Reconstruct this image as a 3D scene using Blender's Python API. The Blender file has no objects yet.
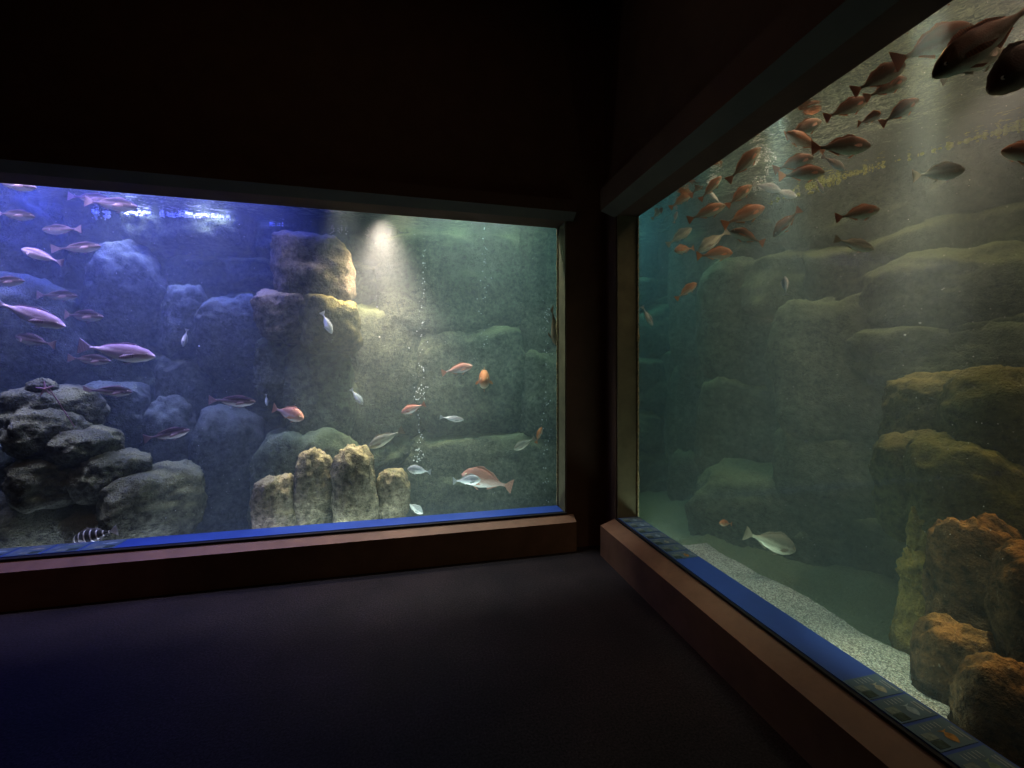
import bpy, bmesh, math, random
import numpy as np
from mathutils import Vector, Matrix, noise
random.seed(7)
C = bpy.context.scene.collection
PI = math.pi

# ------------------------------------------------------------------ camera
FPX = 415.0; HOR = 370.0; EYE = 1.55
YAW = math.atan2(97.0, FPX)
sn, cs = math.sin(YAW), math.cos(YAW)
cam = bpy.data.cameras.new('camera'); camo = bpy.data.objects.new('camera', cam); C.objects.link(camo)
camo.location = (0, 0, EYE); camo.rotation_euler = (PI/2, 0, -YAW)
cam.sensor_width = 36; cam.lens = FPX/1024*36; cam.shift_y = (HOR-384)/1024; cam.clip_start = .02
bpy.context.scene.camera = camo

def ray(px, py):
    u = (px-512)/FPX; v = (HOR-py)/FPX
    return Vector((sn+u*cs, cs-u*sn, v))
def at_t(px, py, t):
    return Vector((0, 0, EYE)) + ray(px, py)*t
def t_y(px, py, Y): return Y/ray(px, py).y
def t_x(px, py, X): return X/ray(px, py).x

# key planes of the room (metres)
YF, YW, YG = 3.33, 3.405, 3.60        # ledge front, wall face, glass of the left window
XF, XW, XG = 1.51, 1.64, 1.835        # the same for the right window
ZS, ZL = .31, .25                     # sill, ledge front edge
ZT, ZH = 2.845, 2.90                  # window head, lintel front edge
XE, YE = 1.285, 3.19                  # window ends at the corner pillar
ZW = 3.12                             # water level
YB, XB = 5.25, 3.55                   # rock walls of the tank
ZB = -.35                             # tank bottom

# ------------------------------------------------------------------ materials
def newmat(name):
    m = bpy.data.materials.new(name); m.use_nodes = True
    nt = m.node_tree; nt.nodes.clear()
    return m, nt, nt.nodes, nt.links
def out(nt, sh, vol=None):
    o = nt.nodes.new('ShaderNodeOutputMaterial')
    if sh: nt.links.new(sh, o.inputs['Surface'])
    if vol: nt.links.new(vol, o.inputs['Volume'])
def ramp(nt, fac, stops):
    r = nt.nodes.new('ShaderNodeValToRGB'); e = r.color_ramp.elements
    while len(e) < len(stops): e.new(.5)
    for i, (p, c) in enumerate(stops):
        e[i].position = p; e[i].color = (*c, 1)
    nt.links.new(fac, r.inputs[0]); return r.outputs[0]
def nz(nt, scale, detail=6, rough=.6, coord='Object', dist=0.0):
    tc = nt.nodes.new('ShaderNodeTexCoord'); n = nt.nodes.new('ShaderNodeTexNoise')
    n.inputs['Scale'].default_value = scale; n.inputs['Detail'].default_value = detail
    n.inputs['Roughness'].default_value = rough; n.inputs['Distortion'].default_value = dist
    nt.links.new(tc.outputs[coord], n.inputs['Vector']); return n.outputs['Fac']
def bump(nt, h, strength=.5, dist=.02):
    b = nt.nodes.new('ShaderNodeBump'); b.inputs['Strength'].default_value = strength; b.inputs['Distance'].default_value = dist
    nt.links.new(h, b.inputs['Height']); return b.outputs[0]
def mixc(nt, f, a, b, mode='MIX'):
    m = nt.nodes.new('ShaderNodeMix'); m.data_type = 'RGBA'; m.blend_type = mode
    for s, v in ((0, f), (6, a), (7, b)):
        if hasattr(v, 'is_linked'): nt.links.new(v, m.inputs[s])
        elif isinstance(v, (int, float)): m.inputs[s].default_value = v
        else: m.inputs[s].default_value = (*v, 1)
    return m.outputs[2]
def math_(nt, op, a, b=0.0):
    m = nt.nodes.new('ShaderNodeMath'); m.operation = op
    for i, v in enumerate((a, b)):
        if hasattr(v, 'is_linked'): nt.links.new(v, m.inputs[i])
        else: m.inputs[i].default_value = v
    return m.outputs[0]
def bsdf(nt, col, rough=.7, metal=0.0, normal=None, spec=.3):
    b = nt.nodes.new('ShaderNodeBsdfPrincipled')
    if hasattr(col, 'is_linked'): nt.links.new(col, b.inputs['Base Color'])
    else: b.inputs['Base Color'].default_value = (*col, 1)
    b.inputs['Roughness'].default_value = rough; b.inputs['Metallic'].default_value = metal
    b.inputs['Specular IOR Level'].default_value = spec
    if normal: nt.links.new(normal, b.inputs['Normal'])
    return b.outputs[0]
def plain(name, col, rough=.7, metal=0.0, var=.25, scale=14, spec=.3, bs=.15):
    m, nt, N, L = newmat(name)
    f = nz(nt, scale)
    lo = tuple(c*(1-var) for c in col); hi = tuple(min(1, c*(1+var)) for c in col)
    out(nt, bsdf(nt, ramp(nt, f, [(.3, lo), (.7, hi)]), rough, metal, bump(nt, nz(nt, scale*8), bs, .004), spec))
    return m

def rock_mat(name, dark, light, algae, amt, edge=(.2, .75)):
    m, nt, N, L = newmat(name)
    f = nz(nt, 3.2, 9, .68); f2 = nz(nt, 22, 5, .7); f3 = nz(nt, 75, 3, .6)
    base = ramp(nt, f, [(.34, dark), (.68, light)])
    base = mixc(nt, .75, base, ramp(nt, f2, [(.34, (.12, .12, .12)), (.68, (1.6, 1.6, 1.6))]), 'MULTIPLY')
    g = N.new('ShaderNodeNewGeometry'); sp = N.new('ShaderNodeSeparateXYZ'); L.new(g.outputs['Normal'], sp.inputs[0])
    mr = N.new('ShaderNodeMapRange'); mr.inputs['From Min'].default_value = edge[0]; mr.inputs['From Max'].default_value = edge[1]
    L.new(sp.outputs['Z'], mr.inputs['Value'])
    a = math_(nt, 'ADD', math_(nt, 'MULTIPLY', f2, .9), -.28)
    a = math_(nt, 'MULTIPLY', math_(nt, 'ADD', mr.outputs[0], a), amt)
    a = math_(nt, 'MINIMUM', math_(nt, 'MAXIMUM', a, 0), 1)
    col = mixc(nt, a, base, mixc(nt, f3, tuple(c*.55 for c in algae), tuple(min(1, c*1.4) for c in algae)))
    pale_flecks = ramp(nt, f3, [(.66, (0, 0, 0)), (.76, (.22, .22, .19))])  # random pale flecks in the rock colour
    col = mixc(nt, 1.0, col, pale_flecks, 'ADD')
    h = math_(nt, 'ADD', math_(nt, 'MULTIPLY', f2, .8), math_(nt, 'MULTIPLY', f3, .5))
    out(nt, bsdf(nt, col, .9, 0, bump(nt, h, 1.0, .06), .15))
    return m
M = {}
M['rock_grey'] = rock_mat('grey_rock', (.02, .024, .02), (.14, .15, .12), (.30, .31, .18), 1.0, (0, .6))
M['rock_blue'] = rock_mat('deep_rock', (.012, .014, .014), (.07, .08, .07), (.32, .35, .26), 1.0, (.15, .8))  # dark base and pale tops put the lit crests into the colour
M['rock_wall'] = rock_mat('wall_rock', (.012, .016, .013), (.09, .105, .08), (.22, .26, .14), .9, (.15, .7))
M['rock_back'] = rock_mat('back_rock', (.022, .028, .024), (.15, .17, .13), (.26, .30, .17), .85)
M['rock_brown'] = rock_mat('brown_rock', (.018, .014, .009), (.085, .065, .038), (.38, .20, .07), .9, (.45, .9))
M['rock_algae'] = rock_mat('algae_rock', (.025, .03, .018), (.085, .10, .055), (.28, .25, .09), .85, (.3, .85))
M['rock_boulder'] = rock_mat('boulder_rock', (.05, .048, .04), (.32, .28, .22), (.50, .42, .24), .85)
M['algae'] = rock_mat('algae_fuzz', (.06, .05, .02), (.24, .19, .06), (.34, .26, .08), .8, (-.4, .6))
M['starfish'] = plain('pink_sea_growth', (.5, .30, .32), .8, scale=60)

M['wall'] = plain('dark_brown_wall', (.060, .032, .020), .85, scale=5, var=.15)
M['lintel'] = plain('dark_grey_lintel', (.055, .05, .038), .7, scale=5, var=.12)
M['ledge'] = plain('brown_painted_ledge', (.13, .075, .045), .6, scale=6, var=.2)
M['sillm'] = plain('black_sill', (.012, .012, .014), .5, scale=10)
M['reveal'] = plain('beige_reveal', (.12, .11, .065), .8, scale=6)
M['strip'] = plain('blue_vinyl', (.025, .065, .26), .45, scale=5, var=.08, spec=.4)
M['seal'] = plain('algae_stained_sealant', (.30, .26, .15), .8, scale=70, var=.7)
def floor_mat():
    m, nt, N, L = newmat('dark_speckled_floor')
    f = nz(nt, 95, 3, .75); g = nz(nt, 2.5, 3)
    c = mixc(nt, .8, ramp(nt, g, [(.3, (.009, .0085, .010)), (.7, (.016, .014, .0155))]), ramp(nt, f, [(.38, (.2, .2, .22)), (.72, (3.0, 2.8, 2.8))]), 'MULTIPLY')
    out(nt, bsdf(nt, c, .6, 0, bump(nt, f, .5, .006), .10)); return m
M['floor'] = floor_mat()
def gravel_mat():
    m, nt, N, L = newmat('pale_gravel')
    tc = N.new('ShaderNodeTexCoord'); v = N.new('ShaderNodeTexVoronoi'); v.inputs['Scale'].default_value = 120
    L.new(tc.outputs['Object'], v.inputs['Vector'])
    c = ramp(nt, v.outputs['Color'], [(.1, (.36, .36, .33)), (.5, (.62, .62, .56)), (.9, (.85, .84, .78))])
    c = mixc(nt, 1.0, c, ramp(nt, v.outputs['Distance'], [(.25, (1, 1, 1)), (.75, (.55, .55, .55))]), 'MULTIPLY')
    inv = math_(nt, 'SUBTRACT', 1.0, v.outputs['Distance'])
    out(nt, bsdf(nt, c, .9, 0, bump(nt, inv, 1.0, .02), .2)); return m
M['gravel'] = gravel_mat()
def glass_mat():
    m, nt, N, L = newmat('acrylic_glass')
    t = N.new('ShaderNodeBsdfTransparent'); t.inputs[0].default_value = (.97, .985, .98, 1)
    g = N.new('ShaderNodeBsdfGlossy'); g.inputs['Roughness'].default_value = .02
    fr = N.new('ShaderNodeLayerWeight'); fr.inputs[0].default_value = .5
    k = math_(nt, 'ADD', math_(nt, 'MULTIPLY', math_(nt, 'POWER', fr.outputs['Facing'], 5), .25), .012)
    x = N.new('ShaderNodeMixShader'); L.new(k, x.inputs[0]); L.new(t.outputs[0], x.inputs[1]); L.new(g.outputs[0], x.inputs[2])
    out(nt, x.outputs[0]); return m
M['glass'] = glass_mat()
def surface_mat():
    # seen from below: clear straight up, total internal reflection at a flat angle
    m, nt, N, L = newmat('rippled_water_surface')
    t = N.new('ShaderNodeBsdfTransparent'); t.inputs[0].default_value = (.95, .97, .97, 1)
    g = N.new('ShaderNodeBsdfGlossy'); g.inputs['Roughness'].default_value = .06; g.inputs[0].default_value = (.9, .92, .92, 1)
    h = math_(nt, 'ADD', nz(nt, 3.0, 3), math_(nt, 'MULTIPLY', nz(nt, 14, 2), .35))
    L.new(bump(nt, h, .5, .06), g.inputs['Normal'])
    lw = N.new('ShaderNodeLayerWeight'); lw.inputs[0].default_value = .5
    r = ramp(nt, lw.outputs['Facing'], [(.28, (.03, .03, .03)), (.42, (1, 1, 1))])
    x = N.new('ShaderNodeMixShader'); L.new(r, x.inputs[0]); L.new(t.outputs[0], x.inputs[1]); L.new(g.outputs[0], x.inputs[2])
    out(nt, x.outputs[0]); return m
M['surface'] = surface_mat()
def water_mat():
    m, nt, N, L = newmat('hazy_sea_water')
    s = N.new('ShaderNodeVolumeScatter'); s.inputs['Color'].default_value = (.80, .95, 1.0, 1); s.inputs['Density'].default_value = .12; s.inputs['Anisotropy'].default_value = .1
    a = N.new('ShaderNodeVolumeAbsorption'); a.inputs['Color'].default_value = (.30, .70, .72, 1); a.inputs['Density'].default_value = .22
    x = N.new('ShaderNodeAddShader'); L.new(s.outputs[0], x.inputs[0]); L.new(a.outputs[0], x.inputs[1])
    out(nt, None, x.outputs[0]); return m
M['water'] = water_mat()
M['glint_foam'] = plain('white_glint_froth', (.85, .87, .85), .4, scale=30)  # also colours the blobs that imitate waterline glints
M['bubble'] = plain('pale_air_bubble', (.75, .85, .85), .25, scale=30, spec=.8)

def fish_mat(name, back, side, belly, metal=.12, rough=.42, stripes=None, blush=None, zs=2.8):
    m, nt, N, L = newmat(name)
    tc = N.new('ShaderNodeTexCoord'); sp = N.new('ShaderNodeSeparateXYZ'); L.new(tc.outputs['Object'], sp.inputs[0])
    z = math_(nt, 'ADD', math_(nt, 'MULTIPLY', sp.outputs['Z'], zs), .5)
    z = math_(nt, 'ADD', z, math_(nt, 'MULTIPLY', math_(nt, 'SUBTRACT', nz(nt, 9, 4), .5), .22))
    col = ramp(nt, z, [(.30, belly), (.44, side), (.54, side), (.66, back)])
    oi = N.new('ShaderNodeObjectInfo')
    col = mixc(nt, 1.0, col, ramp(nt, oi.outputs['Random'], [(0, (.78, .78, .80)), (1, (1.12, 1.05, 1.0))]), 'MULTIPLY')
    if blush:
        mr = N.new('ShaderNodeMapRange'); mr.inputs['From Min'].default_value = .25; mr.inputs['From Max'].default_value = .48
        L.new(sp.outputs['X'], mr.inputs['Value']); col = mixc(nt, math_(nt, 'MULTIPLY', mr.outputs[0], .6), col, blush)
    if stripes:
        w = N.new('ShaderNodeMath'); w.operation = 'SINE'; L.new(math_(nt, 'MULTIPLY', sp.outputs['X'], 52), w.inputs[0])
        col = mixc(nt, ramp(nt, math_(nt, 'ADD', math_(nt, 'MULTIPLY', w.outputs[0], .5), .5), [(.80, (0, 0, 0)), (.93, (1, 1, 1))]), stripes, belly)
    sc = N.new('ShaderNodeTexVoronoi'); sc.inputs['Scale'].default_value = 60; L.new(tc.outputs['Object'], sc.inputs['Vector'])
    out(nt, bsdf(nt, col, .62, metal*.3, bump(nt, sc.outputs['Distance'], .2, .005), .12)); return m
def fin_mat(name, col):
    m, nt, N, L = newmat(name)
    tc = N.new('ShaderNodeTexCoord'); w = N.new('ShaderNodeTexWave'); w.inputs['Scale'].default_value = 16; w.inputs['Distortion'].default_value = 1.5
    L.new(tc.outputs['Object'], w.inputs['Vector'])
    c = ramp(nt, w.outputs['Fac'], [(.2, tuple(x*.6 for x in col)), (.8, col)])
    d = N.new('ShaderNodeBsdfTranslucent'); L.new(c, d.inputs[0])
    x = N.new('ShaderNodeMixShader'); x.inputs[0].default_value = .35
    L.new(bsdf(nt, c, .5), x.inputs[1]); L.new(d.outputs[0], x.inputs[2]); out(nt, x.outputs[0]); return m
def eye_mat():
    m, nt, N, L = newmat('fish_eye')
    tc = N.new('ShaderNodeTexCoord'); g = N.new('ShaderNodeTexGradient'); g.gradient_type = 'SPHERICAL'
    mp = N.new('ShaderNodeMapping'); mp.inputs['Scale'].default_value = (1.9, 0, 1.9); mp.inputs['Location'].default_value = (-.95, 0, -.95)
    L.new(tc.outputs['Generated'], mp.inputs[0]); L.new(mp.outputs[0], g.inputs[0])
    out(nt, bsdf(nt, ramp(nt, g.outputs['Fac'], [(.42, (.75, .68, .5)), (.5, (.01, .01, .01))]), .15, 0, None, .6)); return m
M['eye'] = eye_mat()
SK = {  # species skin, fin
 'mackerel': (fish_mat('dark_backed_silver_skin', (.030, .022, .028), (.26, .21, .25), (.88, .86, .88), zs=3.6), fin_mat('mauve_fin', (.62, .46, .50))),
 'violet': (fish_mat('violet_silver_skin', (.28, .22, .27), (.80, .68, .80), (.95, .93, .96), zs=3.6), fin_mat('violet_fin', (.70, .58, .68))),
 'pink': (fish_mat('pink_skin', (.42, .22, .17), (.66, .48, .42), (.92, .88, .86), blush=(.55, .28, .22), zs=2.4), fin_mat('pink_fin', (.75, .44, .34))),
 'brown': (fish_mat('brown_skin', (.22, .10, .042), (.18, .135, .08), (.50, .54, .42), .1, zs=2.4), fin_mat('rust_fin', (.46, .18, .08))),
 'orange': (fish_mat('orange_skin', (.36, .17, .08), (.42, .28, .18), (.72, .64, .50), .1, blush=(.5, .2, .09), zs=2.4), fin_mat('orange_fin', (.70, .32, .14))),
 'silver': (fish_mat('pale_silver_skin', (.30, .34, .36), (.72, .76, .78), (.92, .95, .94), zs=2.4), fin_mat('grey_fin', (.62, .66, .66))),
 'teal': (fish_mat('olive_silver_skin', (.16, .17, .14), (.42, .44, .36), (.80, .80, .68), zs=2.4), fin_mat('olive_fin', (.50, .46, .36))),
 'zebra': (fish_mat('banded_skin', (.03, .03, .035), (.10, .10, .11), (.75, .75, .75), .1, .5, stripes=(.05, .05, .055)), fin_mat('pale_fin', (.80, .80, .80))),
 'dark': (fish_mat('dark_brown_skin', (.09, .04, .02), (.09, .06, .035), (.20, .16, .11), .1, zs=2.4), fin_mat('dark_fin', (.20, .10, .05))),
}

# ------------------------------------------------------------------ mesh helpers
def obj(name, bm, mat, parent=None, smooth=False):
    me = bpy.data.meshes.new(name)
    if isinstance(bm, bmesh.types.BMesh):
        bmesh.ops.recalc_face_normals(bm, faces=bm.faces); bm.to_mesh(me); bm.free()
    else:
        me.from_pydata(*bm); me.update()
    me.materials.append(mat)
    if smooth:
        for p in me.polygons: p.use_smooth = True
    o = bpy.data.objects.new(name, me); C.objects.link(o)
    if parent: o.parent = parent
    return o
def tag(o, label=None, cat=None, group=None, kind=None):
    if label: o['label'] = label
    if cat: o['category'] = cat
    if group: o['group'] = group
    if kind: o['kind'] = kind
    return o
def box(bm, x0, x1, y0, y1, z0, z1):
    v = [bm.verts.new(p) for p in ((x0,y0,z0),(x1,y0,z0),(x1,y1,z0),(x0,y1,z0),(x0,y0,z1),(x1,y0,z1),(x1,y1,z1),(x0,y1,z1))]
    for f in ((0,3,2,1),(4,5,6,7),(0,1,5,4),(1,2,6,5),(2,3,7,6),(3,0,4,7)): bm.faces.new([v[i] for i in f])
def prism(bm, prof, a, b, f):
    """profile (list of 2D points) swept from a to b; f maps (s, p, q) to a 3D point"""
    A = [bm.verts.new(f(a, p, q)) for p, q in prof]; B = [bm.verts.new(f(b, p, q)) for p, q in prof]
    n = len(prof)
    for i in range(n): bm.faces.new((A[i], A[(i+1) % n], B[(i+1) % n], B[i]))
    bm.faces.new(A[::-1]); bm.faces.new(B)
def struct(name, bm, mat, label=None, smooth=False):
    o = obj(name, bm, mat, None, smooth); o['kind'] = 'structure'
    if label: o['label'] = label
    return o

# ------------------------------------------------------------------ room shell
XL, YK, ZC = -4.6, -2.2, 5.2
bm = bmesh.new(); box(bm, XL-.2, XW+.2, YK-.2, YG, -.2, 0); struct('floor', bm, M['floor'], 'dark speckled floor in front of both tank windows')
bm = bmesh.new(); box(bm, XL-.2, XW+.2, YK-.2, YG, ZC, ZC+.2); struct('ceiling', bm, M['wall'], 'dark ceiling')
bm = bmesh.new()
box(bm, XL, XE, YW, YG, 0, ZS-.012); box(bm, XL, XE, YW, YG, ZT, ZC); box(bm, XE, XG, YW, YG, 0, ZC); box(bm, XL-.2, XL, YW, YG, 0, ZC)
struct('wall_back', bm, M['wall'], 'dark wall around the left tank window')
bm = bmesh.new()
box(bm, XW, XG, YK, YE, 0, ZS-.012); box(bm, XW, XG, YK, YE, ZT, ZC); box(bm, XW, XG, YE, YW, 0, ZC); box(bm, XW, XG, YK-.2, YK, 0, ZC)
struct('wall_right', bm, M['wall'], 'dark wall around the right tank window')
bm = bmesh.new(); box(bm, XL-.2, XL, YK-.2, YW, 0, ZC); struct('wall_left', bm, M['wall'])
bm = bmesh.new(); box(bm, XL, XW, YK-.2, YK, 0, ZC); struct('wall_rear', bm, M['wall'])
# reveal linings of the corner pillar
bm = bmesh.new(); box(bm, XE-.012, XE, YW+.01, YG-.004, ZS, ZT); struct('trim_1', bm, M['reveal'], 'pillar side lining of the left window')
bm = bmesh.new(); box(bm, XW+.01, XG-.004, YE-.012, YE, ZS, ZT); struct('trim_2', bm, M['reveal'], 'olive lit pillar side lining of the right window')
# ledges below and lintels above, chamfered towards the room
fy = lambda s, p, q: (s, p, q)
fx = lambda s, p, q: (p, s, q)
XLE, YLE = 1.345, 3.213
bm = bmesh.new(); prism(bm, [(YF, 0), (YF, ZL), (YW, ZS-.015), (YW, 0)], XL, XLE, fy)
struct('trim_3', bm, M['ledge'], 'chamfered brown ledge below the left window')
bm = bmesh.new(); prism(bm, [(XF, 0), (XF, ZL), (XW, ZS-.015), (XW, 0)], YK, YLE, fx)
struct('trim_4', bm, M['ledge'], 'chamfered brown ledge below the right window')
def unlit_front(o):  # front takes the wall colour so only the chamfer looks lit by the tank
    o.data.materials.append(M['wall'])
    for p in o.data.polygons:
        if p.normal.z > -.2: p.material_index = 1
bm = bmesh.new(); prism(bm, [(YF, ZH), (YF, ZH+.10), (YW, ZH+.12), (YW, ZT)], XL, XLE, fy)
unlit_front(struct('trim_5', bm, M['lintel'], 'dark lintel with a chamfer coloured as tank-lit above the left window'))
bm = bmesh.new(); prism(bm, [(XF, ZH-.02), (XF, ZH+.16), (XW, ZH+.19), (XW, ZT-.01)], YK, YLE, fx)
unlit_front(struct('trim_6', bm, M['lintel'], 'dark lintel with a chamfer coloured as tank-lit above the right window'))
# dark sills the blue strips lie on
bm = bmesh.new(); box(bm, XL, XE, YW-.006, YG, ZS-.012, ZS); struct('trim_7', bm, M['sillm'])
bm = bmesh.new(); box(bm, XW-.006, XG, YK, YE, ZS-.012, ZS); struct('trim_8', bm, M['sillm'])
# panes
bm = bmesh.new(); box(bm, XL, XE, YG, YG+.06, ZS-.05, ZT+.05); struct('window_1', bm, M['glass'], 'large acrylic pane of the left tank window')
bm = bmesh.new(); box(bm, XG, XG+.06, YK, YE, ZS-.05, ZT+.05); struct('window_2', bm, M['glass'], 'large acrylic pane of the right tank window')
# stained sealant beads at the pillar ends of the panes
def bead(name, x, y, dx, dy, label):
    vs, fs = [], []; n = 90
    for k in range(n+1):
        z = ZS + (ZT-ZS)*k/n
        r = .009 + .010*max(0, noise.noise(Vector((x*7, y*5, z*9)))) + .006*noise.noise(Vector((3, 1, z*31)))
        for j in range(6):
            a = j/6*2*PI; vs.append((x+dx+math.cos(a)*r, y+dy+math.sin(a)*r, z))
    for k in range(n):
        for j in range(6): fs.append((k*6+j, k*6+(j+1) % 6, k*6+6+(j+1) % 6, k*6+6+j))
    return struct(name, (vs, [], fs), M['seal'], label, True)
bead('trim_9', XE, YG-.004, -.018, 0, 'stained sealant bead at the right end of the left pane')
bead('trim_10', XG-.002, YE, 0, -.020, 'stained sealant bead at the pillar end of the right pane')

# ------------------------------------------------------------------ blue strips and info panels
bm = bmesh.new(); box(bm, XL+.01, XE-.02, YW+.03, YG-.002, ZS, ZS+.004)
tag(obj('graphic_strip', bm, M['strip']), 'long plain blue strip lying along the sill of the left window', 'sign strip')
bm = bmesh.new(); box(bm, XW+.012, XG-.002, YK+.02, YE-.02, ZS, ZS+.004)
tag(obj('graphic_strip', bm, M['strip']), 'long blue strip lying along the sill of the right window', 'sign strip')
M['panel'] = plain('slate_panel', (.065, .115, .16), .4, scale=9, var=.2, spec=.4)
M['ink'] = plain('white_print', (.22, .26, .29), .5, scale=40)
M['photo'] = plain('dark_green_photo', (.035, .06, .05), .4, scale=60, var=.6)
M['pale_photo'] = plain('pale_photo', (.13, .17, .16), .4, scale=50, var=.4)
PICS = {'orange': plain('orange_print', (.30, .17, .05), .4, scale=60, var=.5), 'grey': plain('grey_print', (.24, .26, .22), .4, scale=60, var=.4),
        'green': plain('green_print', (.13, .20, .15), .4, scale=60, var=.4), 'blue': plain('pale_blue_print', (.20, .28, .34), .4, scale=60, var=.3)}
def fish_outline(n=14):
    top, bot = [], []
    for i in range(n+1):
        s = i/n; h = .5*math.sin(PI*min(1, s*1.02)**.8)**.9*.55+.03
        top.append((s*.8-.3, h*.6)); bot.append((s*.8-.3, -h*.5))
    return [(-.5, .2)] + top + bot[::-1] + [(-.5, -.2), (-.43, 0)]
def info_panel(o, ax, ay, w, d, label, pic, seed):
    """o: corner on the strip nearest the pane; ax: along the strip, ay: towards the visitor"""
    rn = random.Random(seed)
    root = bpy.data.objects.new('info_panel', None); C.objects.link(root); root.location = (*o, ZS+.004); root.empty_display_size = .05
    root['label'] = label; root['category'] = 'sign'; root['group'] = 'printed fish panels on the sills'
    P = lambda a, b, z: (ax[0]*a+ay[0]*b, ax[1]*a+ay[1]*b, z)
    def quad(bm, a0, a1, b0, b1, z0, z1):
        v = [bm.verts.new(P(a, b, z)) for z in (z0, z1) for a, b in ((a0, b0), (a1, b0), (a1, b1), (a0, b1))]
        for f in ((0,3,2,1),(4,5,6,7),(0,1,5,4),(1,2,6,5),(2,3,7,6),(3,0,4,7)): bm.faces.new([v[i] for i in f])
    b = bmesh.new(); quad(b, 0, w, 0, d, 0, .002); obj('backing', b, M['panel'], root)
    b = bmesh.new(); quad(b, w*.34, w*.90, d*.07, d*.11, .002, .0032); quad(b, w*.34, w*.75, d*.15, d*.18, .002, .0032); obj('title_lines', b, M['ink'], root)
    b = bmesh.new()
    for k in range(5):
        quad(b, w*.08, w*(.30+rn.uniform(-.04, .02)), d*(.30+k*.10), d*(.325+k*.10), .002, .0030)
    obj('text_lines', b, M['ink'], root)
    b = bmesh.new(); quad(b, w*.66, w*.93, d*.66, d*.93, .002, .0034); obj('photograph', b, M['photo'], root)
    b = bmesh.new(); quad(b, w*.36, w*.63, d*.66, d*.93, .002, .0034); obj('photograph', b, M['pale_photo'], root)
    b = bmesh.new(); v = [b.verts.new(P(w*.64+x*w*.52, d*.40-y*d*.62, .0036)) for x, y in fish_outline()]; b.faces.new(v)
    obj('fish_picture', b, PICS[pic], root)
    return root
# along the right window: seven by the pillar, four near the visitor
yy = YE-.03
far = ['nearest the corner pillar', 'second from the corner pillar', 'third from the corner pillar', 'fourth from the corner pillar', 'fifth from the corner pillar', 'sixth from the corner pillar', 'last before the plain blue']
for k in range(7):
    info_panel((XG-.008, yy-k*.111), (0, -1), (-1, 0), .101, .172, 'slate fish panel on right window sill, '+far[k], ['blue', 'blue', 'green', 'blue', 'grey', 'green', 'orange'][k], k)
nearn = [('grey', 'fish panel with grey fish picture on right sill, first beyond the plain blue'), ('blue', 'fish panel with slim pale fish picture on the near right sill'),
         ('orange', 'fish panel with orange fish picture on the near right sill'), ('green', 'fish panel at the bottom right end of the right sill')]
Y = [1.306, 1.199, 1.088, .977]
for k, (pc, lb) in enumerate(nearn):
    info_panel((XG-.012, Y[k]), (0, -1), (-1, 0), .099, .172, lb, pc, 20+k)
# left sill
lx = [(-2.87, 'fish panel on the left window sill at the picture edge'), (-2.66, 'fish panel on the left window sill, third from the plain blue'), (-2.449, 'fish panel on the left window sill, second from the plain blue'), (-2.237, 'fish panel on the left window sill beside the plain blue')]
for k, (x, lb) in enumerate(lx):
    info_panel((x, YG-.012), (1, 0), (0, -1), .195, .15, lb, ['blue', 'grey', 'green', 'blue'][k], 40+k)

# ------------------------------------------------------------------ tank rock walls
def xwall(y): return XB+.5*max(0, min(1.6, 2.9-y))
def wall_grid(name, a0, a1, z0, z1, fn, step, seed, mat, label, inv=False, amp=.30):
    na, nzv = int((a1-a0)/step)+1, int((z1-z0)/step)+1
    rn = random.Random(seed)
    rows = [z0-.3]
    while rows[-1] < z1+.4: rows.append(rows[-1]+rn.uniform(.42, .85))
    cells = []
    for r in range(len(rows)):
        e = [a0-.5]
        while e[-1] < a1+.6: e.append(e[-1]+rn.uniform(.5, 1.25))
        cells.append((e, [(rn.uniform(0, 1)**1.3, rn.uniform(-.12, .12), rn.uniform(-.10, .10)) for _ in e]))
    vs = []
    for j in range(nzv):
        z = z0+(z1-z0)*j/(nzv-1)
        for i in range(na):
            a = a0+(a1-a0)*i/(na-1)
            p = Vector((a*1.3+seed, z*1.3, seed*.7))
            zz = z+.16*noise.noise(p*1.1); aa = a+.16*noise.noise(p*1.1+Vector((9, 4, 2)))
            r = max(0, min(len(rows)-2, next((k for k in range(len(rows)-1) if rows[k+1] > zz), len(rows)-2)))
            e, off = cells[r]; c = max(0, next((k for k in range(len(e)-1) if e[k+1] > aa), len(e)-2))
            da = min(aa-e[c], e[c+1]-aa); dz = min(zz-rows[r], rows[r+1]-zz)
            fa, fz = min(1, max(0, da/.13)), min(1, max(0, dz/.13))
            w = (1-(1-fa)**3)*(1-(1-fz)**3)
            o, sa, sz = off[c]
            ca = (aa-(e[c]+e[c+1])/2)*sa*1.6+(zz-(rows[r]+rows[r+1])/2)*sz*1.6
            d = w*(.10+amp*o+ca) + .07*noise.fractal(p*2.2, .7, 2.1, 5)+.018*noise.fractal(p*11, .7, 2.0, 3)
            vs.append(fn(a, z, d))
    fs = []
    for j in range(nzv-1):
        for i in range(na-1):
            q = (j*na+i, j*na+i+1, (j+1)*na+i+1, (j+1)*na+i); fs.append(q[::-1] if inv else q)
    o = struct(name, (vs, [], fs), mat, label, True)
    return o
wall_grid('trim_11', -5.8, 4.1, ZB-.1, 3.9, lambda a, z, d: (a, YB-d, z), .036, 3, M['rock_wall'], 'block-built rock wall at the back of the tank')
wall_grid('trim_12', -2.8, 5.7, ZB-.1, 3.9, lambda a, z, d: (xwall(a)-d, a, z), .036, 11, M['rock_wall'], 'block-built rock wall on the right side of the tank', True)
wall_grid('trim_13', YG+.08, 5.7, ZB-.1, 3.9, lambda a, z, d: (-5.5+d, a, z), .06, 17, M['rock_back'], 'rock wall at the left end of the tank')
wall_grid('trim_14', XG+.08, 4.0, ZB-.1, 3.9, lambda a, z, d: (a, -2.5+d, z), .06, 19, M['rock_back'], 'rock wall at the near end of the tank')
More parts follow.
